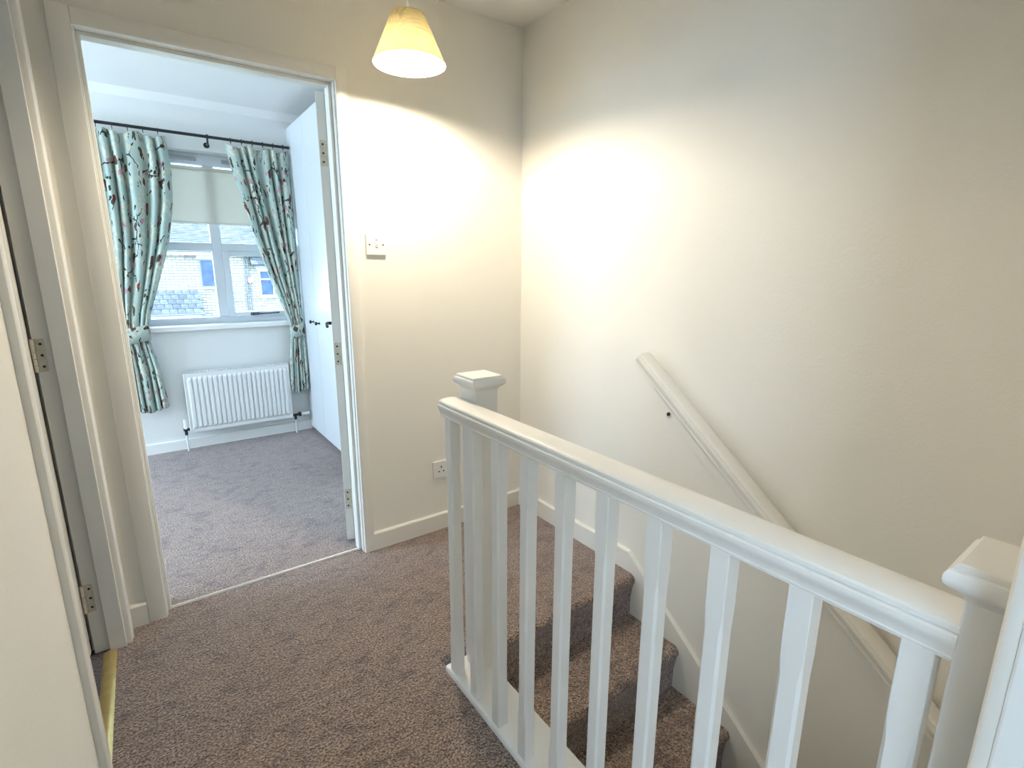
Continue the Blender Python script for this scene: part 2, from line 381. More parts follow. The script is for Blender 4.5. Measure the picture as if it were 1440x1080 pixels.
# ------------------------------------------------------------------ door casings
def archprof(w, t=.016):
    # u across from the opening outwards, v out of the wall
    return [(0, 0), (0, .009), (.002, .012), (.006, .0135), (.009, .0115), (.012, .012), (.017, t-.0012), (.022, t), (w-.004, t), (w-.001, t-.002), (w, t-.006), (w, 0)]
DH = 1.985
def flatprof(w, t=.016): return [(0, 0), (0, t-.004), (.0012, t-.0012), (.004, t), (w-.004, t), (w-.001, t-.002), (w, t-.006), (w, 0)]
c1 = thing('trim_2', 'cream gloss door casing around the bedroom doorway', 'door casing', (.38, .05, 0), kind='structure')
b = NB(); ext(b, flatprof(.057), lambda u, v, t: (-u, -v, t), 0, DH+.046); mk('architrave', b, M['gloss'], c1, smooth=35)
b = NB(); ext(b, flatprof(.046), lambda u, v, t: (.767+u, -v, t), 0, DH+.046); mk('architrave', b, M['gloss'], c1, smooth=35)
b = NB(); ext(b, flatprof(.046), lambda u, v, t: (t, -v+.0004, DH+u), 0, .767); mk('architrave', b, M['gloss'], c1, smooth=35)
b = NB(); box(b, -.022, .004, -.001, WT+.001, 0, 2.008, .002); mk('door_lining', b, M['gloss'], c1)
b = NB(); box(b, .763, .789, -.001, WT+.001, 0, 2.008, .002); mk('door_lining', b, M['gloss'], c1)
b = NB(); box(b, .004, .763, -.001, WT+.001, DH, 2.008, .002); mk('door_lining', b, M['gloss'], c1)
b = NB(); box(b, .751, .763, .028, .075, 0, DH, .002); mk('door_stop', b, M['gloss'], c1)
b = NB(); box(b, .004, .014, .028, .075, 0, DH, .002); mk('door_stop', b, M['gloss'], c1)
b = NB(); box(b, .014, .751, .028, .075, DH-.012, DH, .002); mk('door_stop', b, M['gloss'], c1)

c2 = thing('trim_3', 'cream gloss door casing of the side doorway with hinge leaves', 'door casing', (-.16, -.5, 0), kind='structure')
b = NB(); ext(b, archprof(.055), lambda u, v, t: (XL+v, -.100+u, t), 0, DH+.05); mk('architrave', b, M['gloss'], c2, smooth=35)
b = NB(); ext(b, archprof(.05, .0135), lambda u, v, t: (XL+v, -.938-u, t), 0, DH+.05); mk('architrave', b, M['gloss'], c2, smooth=35)
b = NB(); ext(b, archprof(.05), lambda u, v, t: (XL+v-.0004, t, DH+u), -.938, -.10); mk('architrave', b, M['gloss'], c2, smooth=35)
b = NB(); box(b, -.212, XL+.001, -.100, -.073, 0, 2.008, .002); mk('door_lining', b, M['gloss'], c2)
b = NB(); box(b, -.212, XL+.001, -.957, -.930, 0, 2.008, .002); mk('door_lining', b, M['gloss'], c2)
b = NB(); box(b, -.212, XL+.001, -.930, -.100, DH, 2.008, .002); mk('door_lining', b, M['gloss'], c2)
b = NB(); box(b, -.170, -.123, -.116, -.0995, 0, DH, .002); mk('door_stop', b, M['gloss'], c2)
b = NB(); box(b, -.170, -.123, -.9305, -.916, 0, DH, .002); mk('door_stop', b, M['gloss'], c2)
b = NB(); box(b, -.170, -.123, -.916, -.116, DH-.014, DH, .002); mk('door_stop', b, M['gloss'], c2)

c3 = thing('trim_4', 'white door casing right beside the near newel post', 'door casing', (.3, -2.14, 0), kind='structure')
b = NB(); ext(b, archprof(.055), lambda u, v, t: (.660+u, YN+v, t), 0, DH+.05); mk('architrave', b, M['gloss'], c3, smooth=35)
b = NB(); box(b, .658, .684, YN-.102, YN+.001, 0, 2.008, .003); mk('door_lining', b, M['gloss2'], c3)
b = NB(); box(b, -.10, .660, YN-.102, YN+.001, DH, 2.008, .003); mk('door_lining', b, M['gloss2'], c3)
b = NB(); ext(b, archprof(.05), lambda u, v, t: (t, YN+v, DH+u), -.099, .66); mk('architrave', b, M['gloss'], c3, smooth=35)

# ------------------------------------------------------------------ doors
def hinge(parent, sink, z, fn, label=None):
    """butt hinge: leaf on the door edge + knuckle; fn(u, v, z): u across the edge, v outwards (local)"""
    h = NB()
    p = [fn(0.002, .0007), fn(.030, .0007), fn(.030, -.001), fn(.002, -.001)]
    loops(h, [[Vector((x, y, z-.05)) for x, y in p], [Vector((x, y, z+.05)) for x, y in p]])
    kx, ky = fn(-.004, .002)
    for k in range(5):
        cyl(h, (kx, ky, z-.05+.02*k+.0008), (kx, ky, z-.05+.02*(k+1)-.0008), .0052, seg=10)
    o = mk('hinge', h, M['hinge'], parent, local=True)
    s = NB()
    for dz in (-.034, 0, .034):
        sx, sy = fn(.019, .001); ox, oy = fn(.019, .0002); 
        cyl(s, (ox, oy, z+dz), (sx, sy, z+dz), .0042, seg=10)
    mk('screws', s, M['dark'], o, local=True)
# bedroom door: local frame: leaf along +x from the pin, thickness towards +y
LW, LH, LT = .755, 1.965, .036
ang = PI/2-math.radians(18.6)
d1 = thing('door_1', 'cream bedroom door swung wide open into the bedroom', 'door', (.764, .119, .012), ang, kind='structure')
b = NB(); box(b, .003, LW, .001, LT, .0, LH, .0015); mk('door_leaf', b, M['leaf'], d1, local=True)
for z in (.21, .905, 1.735): hinge(d1, None, z, lambda u, v: (.003-v, .001+u))
hd = NB(); zh = .955
box(hd, LW-.085, LW-.045, LT, LT+.006, zh-.075, zh+.075, .002)
cyl(hd, (LW-.065, LT, zh+.02), (LW-.065, LT+.052, zh+.02), .009, seg=12)
tube(hd, [(LW-.058, LT+.050, zh+.02), (LW-.10, LT+.052, zh+.02), (LW-.15, LT+.05, zh+.018), (LW-.175, LT+.046, zh+.012)], .008)
mk('lever_handle', hd, M['black'], d1, local=True, smooth=40)
# side-room door: leaf along -x world, thickness towards -y
d2 = thing('door_2', 'white side room door open inwards showing its hinge edge', 'door', (-.216, -.099, .012), PI-math.radians(6), kind='structure')
b = NB(); box(b, .003, .755, .001, LT, 0, LH, .0015); mk('door_leaf', b, M['leaf'], d2, local=True)
# its hinges, leaves let into the far lining
for z in (.21, 1.03, 1.74):
    h = NB(); box(h, -.210, -.186, -.1013, -.0995, z-.05, z+.05)
    for k in range(5): cyl(h, (-.2125, -.1040, z-.05+.02*k+.0008), (-.2125, -.1040, z-.05+.02*(k+1)-.0008), .0052, seg=10)
    o = mk('hinge', h, M['hinge'], c2)
    s = NB()
    for dz in (-.034, 0, .034): cyl(s, (-.195, -.1012, z+dz), (-.195, -.1019, z+dz), .004, seg=10)
    mk('screws', s, M['bronze'], o)

# threshold strips
b = NB(); ext(b, [(-.019, 0), (-.012, .005), (-.004, .0075), (.004, .0075), (.012, .005), (.019, 0)], lambda u, v, t: (-.170+u, t, v), -.929, -.118)
tag(mk('threshold_strip', b, M['brass'], origin=(-.17, -.5, 0), smooth=40), 'brass threshold strip in the side doorway', 'threshold strip')
b = NB(); ext(b, [(-.006, 0), (-.004, .007), (0, .009), (.004, .007), (.006, 0)], lambda u, v, t: (t, .040+u, v), .006, .750)
tag(mk('threshold_strip', b, M['alu'], origin=(.38, .04, 0), smooth=40), 'thin pale metal threshold strip in the bedroom doorway', 'threshold strip')

# ------------------------------------------------------------------ staircase
GO, RI = .2425, .195
st = thing('staircase', 'brown carpeted stairs descending beside the white balustrade', 'stairs', (1.25, -.86, -2.8))
for n in range(0, 12):
    yn, zt = -.862-GO*n, -RI*n
    yb = -.80 if n == 0 else -.842-GO*(n-1)+.004
    r = .026
    pr = [(yb, zt), (yn+r, zt)]+[(yn+r-r*math.sin(a), zt-r+r*math.cos(a)) for a in (PI/8, PI/4, 3*PI/8, PI/2, 5*PI/8, 3*PI/4)]
    pr += [(yn+.013, zt-.07), (yn+.019, zt-.11), (yn+.02, zt-RI-.03), (yb, zt-RI-.03)]
    b = NB(); ext(b, pr, lambda u, v, t: (t, u, v), .8525, XR-.0135)
    mk('step', b, M['carpet'], st, smooth=40)

# ------------------------------------------------------------------ balustrade
bal = thing('balustrade', 'white painted landing balustrade with newel posts, square spindles and moulded handrail', 'balustrade', (.76, -1.46, 0))
b = NB()
ext(b, [(.727, -.03), (.727, .012), (.730, .0165), (.734, .018), (.853, .018), (.857, .015), (.858, .010), (.858, .003), (.8518, .003), (.8518, -.16), (.840, -.16), (.840, -.03)], lambda u, v, t: (u, t, v), YN+.001, -.858)
mk('base_rail', b, M['gloss2'], bal, smooth=40)
# handrail section, u = across (centre 0), v = up (bottom 0)
RW = .037
half = [(.019, 0), (.019, .0035), (.0245, .0035), (.0245, .0065), (.0290, .0075), (.0298, .0105), (.0290, .0125), (.0300, .018), (.0335, .025), (.0365, .031), (.0375, .036), (.0368, .0400), (.0345, .0425), (.0315, .0432), (.0315, .0462), (.0335, .0468), (.0332, .0500), (.0305, .0530), (.0250, .0550), (.0140, .0568), (.005, .0573)]
rp = [(u, v) for u, v in half]+[(-u, v) for u, v in half[::-1]]
XH = .760; ZH = .8635
b = NB(); ext(b, rp, lambda u, v, t: (XH+u, t, ZH+v), -2.0405, -.862)
mk('handrail', b, M['gloss2'], bal, smooth=28)
b = NB(); box(b, .790, .803, -.918, -.868, ZH+.008, ZH+.0525, .004); mk('rail_return', b, M['gloss2'], bal)
# spindles: 32 mm square, stop-chamfered
def spindle_mesh():
    s, hgt = .0164, ZH-.012
    def ring(z, s, c):
        p = []
        for sx, sy in ((1, 1), (-1, 1), (-1, -1), (1, -1)):
            a = (sx*s, sy*(s-c)); d_ = (sx*(s-c), sy*s)
            p += [a, d_] if sx*sy > 0 else [d_, a]
        return [Vector((x, y, z)) for x, y in p]
    bm = NB(); e = .0012; c = .0046; s2 = s-.0001
    loops(bm, [ring(0, s, e), ring(.122, s, e), ring(.150, s2, c), ring(hgt-.142, s2, c), ring(hgt-.105, s, e), ring(hgt, s, e)])
    bmesh.ops.recalc_face_normals(bm, faces=bm.faces)
    me = bpy.data.meshes.new('baluster'); bm.to_mesh(me); bm.free(); me.materials.append(M['gloss2']); return me
sm_ = spindle_mesh()
for yn in (-.913, -1.034, -1.1535, -1.2765, -1.4035, -1.5265, -1.6505, -1.7745, -1.895, -2.024):
    o = link('baluster', sm_, bal); o.location = Vector((.7515, yn+.0164, .016))-WL[bal]; 
# newel posts
def newel(x0, x1, y0, y1, zt, capfull=True):
    b = NB(); box(b, x0, x1, y0, y1, 0.012, zt-.03, .0025); o = mk('newel_post', b, M['gloss2'], bal)
    b = NB()
    prof = [(.000, -.043), (.0015, -.038), (.006, -.033), (.0125, -.029), (.0165, -.0245), (.0180, -.019), (.0172, -.013), (.0145, -.0085), (.0118, -.0072), (.0118, -.0052), (.0100, -.0015), (.0075, 0)]
    def ring(e, h):
        return [Vector(p) for p in ((x0-e, y0-(e if capfull else min(e, .0)), zt+h), (x1+e, y0-(e if capfull else min(e, .0)), zt+h), (x1+e, y1+e, zt+h), (x0-e, y1+e, zt+h))]
    loops(b, [ring(e, h) for e, h in prof]); mk('newel_cap', b, M['gloss2'], o, smooth=30)
newel(.800, .878, -.944, -.866, .988)
newel(.7285, .806, YN+.0005, -2.0385, .990, False)

# stair handrail on the right wall
wr = thing('stair_handrail', 'cream moulded handrail fixed to the wall beside the stairs', 'handrail', (1.61, -1.4, .5))
co = 1/math.sqrt(1+SL*SL); si = SL*co
def railpt(xc, y0, z0):
    # section plane perpendicular to the slope, t = distance down the slope
    return lambda u, v, t: (xc+u, y0-t*co+(v)*(-si)*-1*-1, z0-t*si+v*co)
f0 = railpt(1.612, -.838, .933)
b = NB(); ext(b, [(u*.92, v) for u, v in rp], f0, 0, 2.2); mk('handrail', b, M['gloss'], wr, smooth=35)
fb = railpt(1.655, -.895, .835)
b = NB()
ext(b, [(-.012, -.030), (-.012, .048), (.0093, .048), (.0093, -.030)], fb, .0, 2.1)
mk('backing_batten', b, M['gloss'], wr)
b = NB(); lathe(b, (1.6525, -.975, .752), [(.004, 0), (.0075, .002), (.0075, .014), (.005, .017)], 12, (-1, 0, -.1)); mk('screw', b, M['bronze'], wr, smooth=40)

# ------------------------------------------------------------------ switch and socket on the far wall
sw = thing('light_switch', 'white single light switch plate beside the bedroom door frame', 'light switch', (.897, 0, 1.385))
b = NB(); box(b, .854, .940, -.010, .0005, 1.342, 1.428, .0025); mk('plate', b, M['plastic'], sw)
b = NB()
ext(b, [(-.012, -.0095), (-.0145, .004), (-.011, .012), (-.0095, .0125), (-.0095, -.0125), (-.011, -.0125)][:5], lambda u, v, t: (.898+t, u, 1.385+v*1.05), -.0062, .0062)
mk('rocker', b, M['plastic'], sw)
b = NB(); box(b, .894, .902, -.0108, -.009, 1.401, 1.408); mk('rocker_slot', b, M['steel'], sw)
for x in (.8675, .9265):
    b = NB(); cyl(b, (x, -.009, 1.385), (x, -.0106, 1.385), .0036, seg=12); mk('screw', b, M['bronze'], sw)
so = thing('wall_socket', 'white square wall socket above the skirting behind the spindles', 'socket', (1.172, 0, .318))
b = NB(); box(b, 1.129, 1.215, -.010, .0005, .275, .361, .0025); mk('plate', b, M['plastic'], so)
for x0, x1, z0, z1 in ((1.1695, 1.1745, .325, .336), (1.156, 1.163, .305, .311), (1.181, 1.188, .305, .311)):
    b = NB(); box(b, x0, x1, -.0106, -.008, z0, z1); mk('pin_hole', b, M['dark'], so)
b = NB(); box(b, 1.196, 1.207, -.0135, -.009, .328, .348, .0015); mk('switch_rocker', b, M['plastic'], so)

# ------------------------------------------------------------------ pendant lamp
LX, LY = .917, -.35
pl = thing('pendant_lamp', 'cream linen cone lampshade hanging from the landing ceiling', 'lamp', (LX, LY, H))
b = NB(); cyl(b, (LX, LY, 2.10), (LX, LY, H-.012), .0032, seg=8); mk('cord', b, M['plastic'], pl)
b = NB(); lathe(b, (LX, LY, H), [(.048, 0), (.048, -.006), (.030, -.018), (.012, -.026), (.006, -.030)], 24); mk('ceiling_rose', b, M['plastic'], pl, smooth=40)
R0, R1, Z0, Z1 = .1241, .0560, 1.9725, 2.1245
def shell(r_in0, r_in1, r_out0, r_out1, z0, z1, seg=64):
    bm = NB(); ri = lambda r, z: [Vector((LX+r*math.cos(2*PI*i/seg), LY+r*math.sin(2*PI*i/seg), z)) for i in range(seg)]
    rr = [ri(r_out0, z0), ri(r_out1, z1), ri(r_in1, z1), ri(r_in0, z0)]
    vr = [[bm.verts.new(p) for p in r] for r in rr]
    for k in range(4):
        A, B = vr[k], vr[(k+1) % 4]
        for i in range(seg): j = (i+1) % seg; bm.faces.new((A[i], A[j], B[j], B[i]))
    return bm
sho = mk('lamp_shade', shell(R0-.0012, R1-.0012, R0, R1, Z0, Z1), M['shade'], pl, smooth=30)
sho.data.materials.append(M['shade_in'])
for p in sho.data.polygons:                                        # white inner lining
    c = p.center; nrm = p.normal
    if nrm.x*c.x+nrm.y*c.y < 0: p.material_index = 1
b = NB(); cyl(b, (LX, LY, 2.074), (LX, LY, 2.115), .017, .012, 16); mk('lamp_holder', b, M['plastic'], pl, smooth=40)
b = NB()
for k in range(3):
    a = 2*PI*k/3+.4; tube(b, [(LX+.012*math.cos(a), LY+.012*math.sin(a), 2.095), (LX+(R1-.001)*math.cos(a), LY+(R1-.001)*math.sin(a), Z1-.006)], .0015, 6)
mk('shade_carrier', b, M['plastic'], pl)
b = NB(); lathe(b, (LX, LY, 2.0755), [(.012, 0), (.014, -.012), (.022, -.032), (.0295, -.052), (.0300, -.058)], 24); mk('bulb_body', b, M['plastic'], pl, smooth=40)
b = NB(); lathe(b, (LX, LY, 2.0755), [(.0298, -.0585), (.0300, -.064), (.0285, -.072), (.024, -.081), (.016, -.088), (.006, -.0915)], 24); mk('bulb', b, M['bulb'], pl, smooth=True)

# ------------------------------------------------------------------ bedroom window
YW = D+.125                                                      # inner face of the window frame
w1 = thing('window_1', 'white framed casement window over the radiator', 'window', (.565, YW, WZ0), kind='structure')
ft = .06
def fr(name, x0, x1, z0, z1, y0=YW, y1=YW+ft, parent=w1, m='upvc', bev=.004):
    bm = NB(); box(bm, x0, x1, y0, y1, z0, z1, bev); return mk(name, bm, M[m], parent)
fx0, fx1, fz0, fz1 = WX0, WX1, WZ0+.005, WZ1
fr('frame', fx0, fx1, fz0, fz0+.045); fr('frame', fx0, fx1, fz1-.075, fz1); fr('frame', fx0, fx0+.055, fz0+.045, fz1-.075); fr('frame', fx1-.055, fx1, fz0+.045, fz1-.075)
mu0, mu1 = .532, .600
fr('mullion', mu0, mu1, fz0+.045, fz1-.075)
fr('transom', fx0+.055, mu0, 1.408, 1.466); fr('transom', mu1, fx1-.055, 1.408, 1.466)
# opening sash on the right of the mullion
sx0, sx1, sz0, sz1 = mu1-.004, fx1-.050, fz0+.040, 1.410
fr('sash', sx0, sx0+.042, sz0, sz1, YW-.014, YW+.05); fr('sash', sx1-.042, sx1, sz0, sz1, YW-.014, YW+.05)
fr('sash', sx0+.042, sx1-.042, sz0, sz0+.034, YW-.014, YW+.05); fr('sash', sx0+.042, sx1-.042, sz1-.034, sz1, YW-.014, YW+.05)
def pane(x0, x1, z0, z1):
    bm = NB(); box(bm, x0, x1, YW+.028, YW+.034, z0, z1); mk('pane', bm, M['glass'], w1)
pane(fx0+.05, mu0+.003, fz0+.04, 1.411); pane(sx0+.04, sx1-.04, sz0+.03, sz1-.03); pane(fx0+.05, mu0+.003, 1.463, fz1-.07); pane(mu1-.003, fx1-.05, 1.463, fz1-.07)
for x0, x1 in ((.325, .50), (.655, .83)):
    bm = NB(); box(bm, x0, x1, YW-.014, YW+.001, fz1-.052, fz1-.026, .006, 3); mk('trickle_vent', bm, M['vent'], w1)
bm = NB(); box(bm, .74, .80, YW-.026, YW-.012, sz0+.006, sz0+.028, .004); tube(bm, [(.77, YW-.026, sz0+.018), (.77, YW-.04, sz0+.018), (.80, YW-.043, sz0+.018), (.94, YW-.043, sz0+.022)], .006)
mk('window_handle', bm, M['gutter'], w1)
b = NB(); box(b, WX0-.04, WX1+.02, D-.045, YW, WZ0-.028, WZ0+.006, .006); mk('window_sill', b, M['gloss2'], w1)

# roller blind inside the reveal
rb = thing('roller_blind', 'cream roller blind half lowered over the bedroom window', 'blind', (.565, D+.09, 1.95))
b = NB(); box(b, WX0+.045, WX1-.045, D+.093, D+.0946, 1.602, 1.958); mk('blind_fabric', b, M['blind'], rb)
b = NB(); cyl(b, (WX0+.04, D+.099, 1.962), (WX1-.04, D+.099, 1.962), .014, seg=16); mk('roller_tube', b, M['blind'], rb, smooth=40)
b = NB(); box(b, WX0+.045, WX1-.045, D+.089, D+.099, 1.592, 1.606, .003); mk('bottom_bar', b, M['blind'], rb)

# curtain pole
YR = D-.085; ZR = 2.142
cpole = thing('curtain_pole', 'thin black curtain pole above the bedroom window', 'curtain pole', (.5, YR, ZR))
b = NB(); cyl(b, (-.18, YR, ZR+.004), (1.074, YR, ZR-.004), .0095, seg=14); mk('pole', b, M['black'], cpole, smooth=40)
for x in (-.165, .560):
    b = NB(); cyl(b, (x, YR, ZR-.004), (x, YR, ZR-.045), .006, seg=10); cyl(b, (x, YR, ZR-.04), (x, D, ZR-.04), .006, seg=10); cyl(b, (x, D-.006, ZR-.04), (x, D+.001, ZR-.04), .018, seg=14)
    cyl(b, (x-.006, YR, ZR), (x+.006, YR, ZR), .014, seg=14); mk('bracket', b, M['black'], cpole, smooth=40)
b = NB(); lathe(b, (-.18, YR, ZR+.004), [(.009, 0), (.016, -.006), (.018, -.018), (.010, -.028), (.002, -.03)], 14, (1, 0, 0)); mk('finial', b, M['black'], cpole, smooth=True)

def interp(tab, z):
    tab = sorted(tab)
    if z <= tab[0][0]: return tab[0][1:]
    for (a, *va), (b_, *vb) in zip(tab[:-1], tab[1:]):
        if z <= b_:
            t = (z-a)/(b_-a); t = t*t*(3-2*t) if False else t
            return [p+(q-p)*t for p, q in zip(va, vb)]
    return tab[-1][1:]
def curtain(name, tab, ztop, zbot, npl, label, ph, tie, width=1.05, rings=6):
    """tab rows: z, xleft, xright, fold depth, y centre"""
    t = thing(name, label, 'curtain', (interp(tab, ztop)[0], YR, zbot), group='bedroom curtains')
    nu, nv = npl*14, 90
    bm = NB(); uvl = bm.loops.layers.uv.new('UVMap'); g = []
    for j in range(nv+1):
        z = ztop+(zbot-ztop)*j/nv; row = []
        xl, xr, amp, yc = interp(tab, z)
        for i in range(nu+1):
            u = i/nu
            w = u+.035*math.sin(2*PI*u*2.3+ph)+.012*math.sin(z*5+u*9)
            s = math.sin(2*PI*npl*w+ph); s = math.copysign(abs(s)**.75, s)
            y = yc+amp*s+.004*math.sin(z*7+u*21)
            x = xl+(xr-xl)*u+.25*amp*math.cos(2*PI*npl*w+ph)*.5
            zz = z-(.012*(1-math.cos(2*PI*u*npl*.5)) if j == 0 else 0)+(.012*math.sin(u*7+ph) if j == nv else 0)
            row.append((bm.verts.new((x, y, zz)), (u*width+ph, z)))
        g.append(row)
    for j in range(nv):
        for i in range(nu):
            q = (g[j][i], g[j+1][i], g[j+1][i+1], g[j][i+1])
            f = bm.faces.new([a[0] for a in q])
            for lp, a in zip(f.loops, q): lp[uvl].uv = a[1]
    o = mk('fabric', bm, M['curtain'], t, smooth=True)
    sm = o.modifiers.new('thickness', 'SOLIDIFY'); sm.thickness = .0025
    # tieback band
    x0, x1, za, zb, yc, dep = tie
    bm = NB(); uvl = bm.loops.layers.uv.new('UVMap'); n = 28; rr = []
    for k in range(3):
        zf = k/2
        rr.append([bm.verts.new(((x0+x1)/2+((x1-x0)/2)*math.cos(2*PI*i/n), yc+dep*math.sin(2*PI*i/n), (za+(zb-za)*zf)+.018*math.cos(2*PI*i/n)*(1 if name else 1))) for i in range(n)])
    for a, b_ in zip(rr[:-1], rr[1:]):
        for i in range(n):
            j = (i+1) % n; f = bm.faces.new((a[i], a[j], b_[j], b_[i]))
            for lp in f.loops: lp[uvl].uv = (lp.vert.co.x*1.2+3.1, lp.vert.co.z*1.2+.37)
    o = mk('tieback', bm, M['curtain'], t, smooth=True); o.modifiers.new('thickness', 'SOLIDIFY').thickness = .003
    xl, xr, _, _ = interp(tab, ztop)
    for k in range(rings):
        x = xl+(xr-xl)*(k+.5)/rings
        bm = NB(); n = 18
        tube(bm, [(x, YR+.0155*math.cos(2*PI*i/n), ZR-.004+.0155*math.sin(2*PI*i/n)) for i in range(n+1)], .0022, 6)
        box(bm, x-.0015, x+.0015, YR-.002, YR+.002, ztop-.001, ZR-.018); mk('curtain_ring', bm, M['black'], cpole, smooth=40)
    return t
yc0 = YR-.005
curtain('curtain', [(2.115, -.14, .325, .020, yc0), (1.95, -.14, .335, .028, yc0), (1.70, -.14, .315, .03, yc0), (1.45, -.13, .265, .028, yc0), (1.20, -.12, .185, .024, yc0), (1.0, -.11, .115, .018, yc0), (.87, -.10, .082, .014, yc0), (.80, -.10, .085, .014, yc0), (.62, -.11, .115, .02, yc0), (.335, -.12, .135, .026, yc0)],
        2.115, .335, 6, 'duck egg bird print curtain tied back at the side away from the wardrobe', .6, (-.108, .092, .80, .905, yc0, .030))
curtain('curtain', [(2.115, .665, 1.066, .018, yc0), (1.95, .69, 1.068, .026, yc0), (1.70, .745, 1.068, .028, yc0), (1.45, .80, 1.068, .028, yc0), (1.20, .87, 1.07, .024, yc0), (1.0, .935, 1.072, .017, yc0), (.86, .975, 1.072, .012, yc0), (.78, .972, 1.072, .012, yc0), (.60, .95, 1.074, .018, yc0), (.345, .935, 1.074, .024, yc0)],
        2.115, .345, 6, 'duck egg bird print curtain tied back against the wardrobe', 2.1, (.968, 1.074, .775, .865, yc0, .028))

# ------------------------------------------------------------------ wardrobe
XW = 1.081
wdr = thing('wardrobe', 'tall white fitted wardrobe beside the bedroom window', 'wardrobe', (XW, 1.7, 0))
WY0, WY1, WZT = 1.262, D-.002, 2.282
b = NB(); box(b, XW+.020, XBR-.002, WY0, WY1, .065, WZT, .001); mk('carcass', b, M['ward'], wdr)
b = NB(); box(b, XW+.05, XBR-.002, WY0, WY1, 0, .064, .001); mk('plinth', b, M['ward'], wdr)
seam = 1.69
for y0, y1, ky in ((seam+.0025, WY1, 1.762), (WY0, seam-.0025, 1.618)):
    b = NB(); box(b, XW, XW+.019, y0, y1, .03 if y0 > seam else .03, WZT, .0015); dr = mk('door', b, M['ward'], wdr)
    b = NB(); lathe(b, (XW, ky, .906), [(.009, -.0005), (.009, .003), (.005, .006), (.005, .014), (.011, .018), (.014, .024), (.012, .030), (.003, .033)], 16, (-1, 0, 0)); mk('knob', b, M['black'], dr, smooth=40)

# ------------------------------------------------------------------ radiator
rd = thing('radiator', 'white ribbed panel radiator below the bedroom window', 'radiator', (.585, D-.08, .13))
RX0, RX1, RZ0, RZ1 = .243, .927, .142, .566; RYF = D-.105
b = NB(); npc = 21; pitch_ = (RX1-RX0-.03)/npc
def prow(dep):
    pts = [(RX0, 0)]
    for k in range(npc):
        x = RX0+.015+pitch_*k
        for fx, fy in ((.10, 0), (.24, dep), (.76, dep), (.90, 0)): pts.append((x+fx*pitch_, fy))
    return pts+[(RX1, 0)]
rows = [(RZ0, 0), (RZ0+.024, 0), (RZ0+.040, -.011), (RZ1-.042, -.011), (RZ1-.026, 0), (RZ1, 0)]
vr = [[b.verts.new((x, RYF+f, z)) for x, f in prow(dp)] for z, dp in rows]
for a, c_ in zip(vr[:-1], vr[1:]):
    for i in range(len(a)-1): b.faces.new((a[i], a[i+1], c_[i+1], c_[i]))
po = mk('front_panel', b, M['rad'], rd); po.modifiers.new('thickness', 'SOLIDIFY').thickness = -.002
b = NB(); box(b, RX0-.003, RX0+.004, RYF-.003, D-.03, RZ0+.004, RZ1+.003, .0015); mk('side_panel', b, M['rad'], rd)
b = NB(); box(b, RX1-.004, RX1+.003, RYF-.003, D-.03, RZ0+.004, RZ1+.003, .0015); mk('side_panel', b, M['rad'], rd)
b = NB(); box(b, RX0, RX1, RYF-.003, RYF+.012, RZ1-.001, RZ1+.004, .001); box(b, RX0, RX1, D-.045, D-.03, RZ1-.001, RZ1+.004, .001)
for k in range(34):
    x = RX0+.012+k*(RX1-RX0-.02)/34; box(b, x, x+.006, RYF+.012, D-.045, RZ1-.001, RZ1+.003)
mk('top_grille', b, M['rad'], rd)
b = NB(); box(b, RX0+.004, RX1-.004, RYF+.008, RYF+.018, RZ0+.01, RZ1-.004); box(b, RX0+.004, RX1-.004, D-.04, D-.031, RZ0+.002, RZ1-.004); mk('convector', b, M['rad'], rd)
b = NB()
for x in (.36, .81):
    b = NB(); box(b, x, x+.03, D-.032, D+.001, .2, .5); mk('wall_bracket', b, M['rad'], rd)
yv = D-.062
v = NB(); cyl(v, (.215, yv, .165), (.215, yv, .235), .0125, .0105, 16); vt = mk('thermostat_head', v, M['plastic'], rd, smooth=40)
v = NB(); cyl(v, (.215, yv, .118), (.215, yv, .165), .0095, seg=12); cyl(v, (.215, yv, .158), (RX0, yv, .158), .009, seg=12); cyl(v, (.2, yv, .16), (.23, yv, .16), .011, seg=12); mk('valve', v, M['black'], rd, smooth=40)
v = NB(); cyl(v, (.215, yv, 0), (.215, yv, .12), .0075, seg=12); mk('pipe', v, M['pipe'], rd, smooth=40)
v = NB(); cyl(v, (RX1, yv, .148), (.985, yv, .148), .0095, seg=12); cyl(v, (.958, yv, .11), (.958, yv, .15), .010, seg=12); cyl(v, (.980, yv, .148), (1.0, yv, .148), .017, seg=14); mk('valve', v, M['black'], rd, smooth=40)
v = NB(); cyl(v, (1.0, yv, .148), (1.062, yv, .148), .015, .0165, 16); mk('thermostat_head', v, M['plastic'], rd, smooth=40)
v = NB(); cyl(v, (.958, yv, 0), (.958, yv, .11), .0075, seg=12); mk('pipe', v, M['pipe'], rd, smooth=40)

# ------------------------------------------------------------------ outside: the house across the road
YH = 26.6; GZ = -3.2
b = NB(); box(b, -30, 40, D+.5, 60, GZ-.2, GZ); S('ground', b, M['grass'], 'ground of the front gardens outside the window', 'ground')
hs = thing('house', 'pale stone house with tiled roof seen through the bedroom window', 'house', (3, YH, GZ))
b = NB(); box(b, -6, 14, YH, YH+7, GZ, 2.15); mk('wall', b, M['stone'], hs)
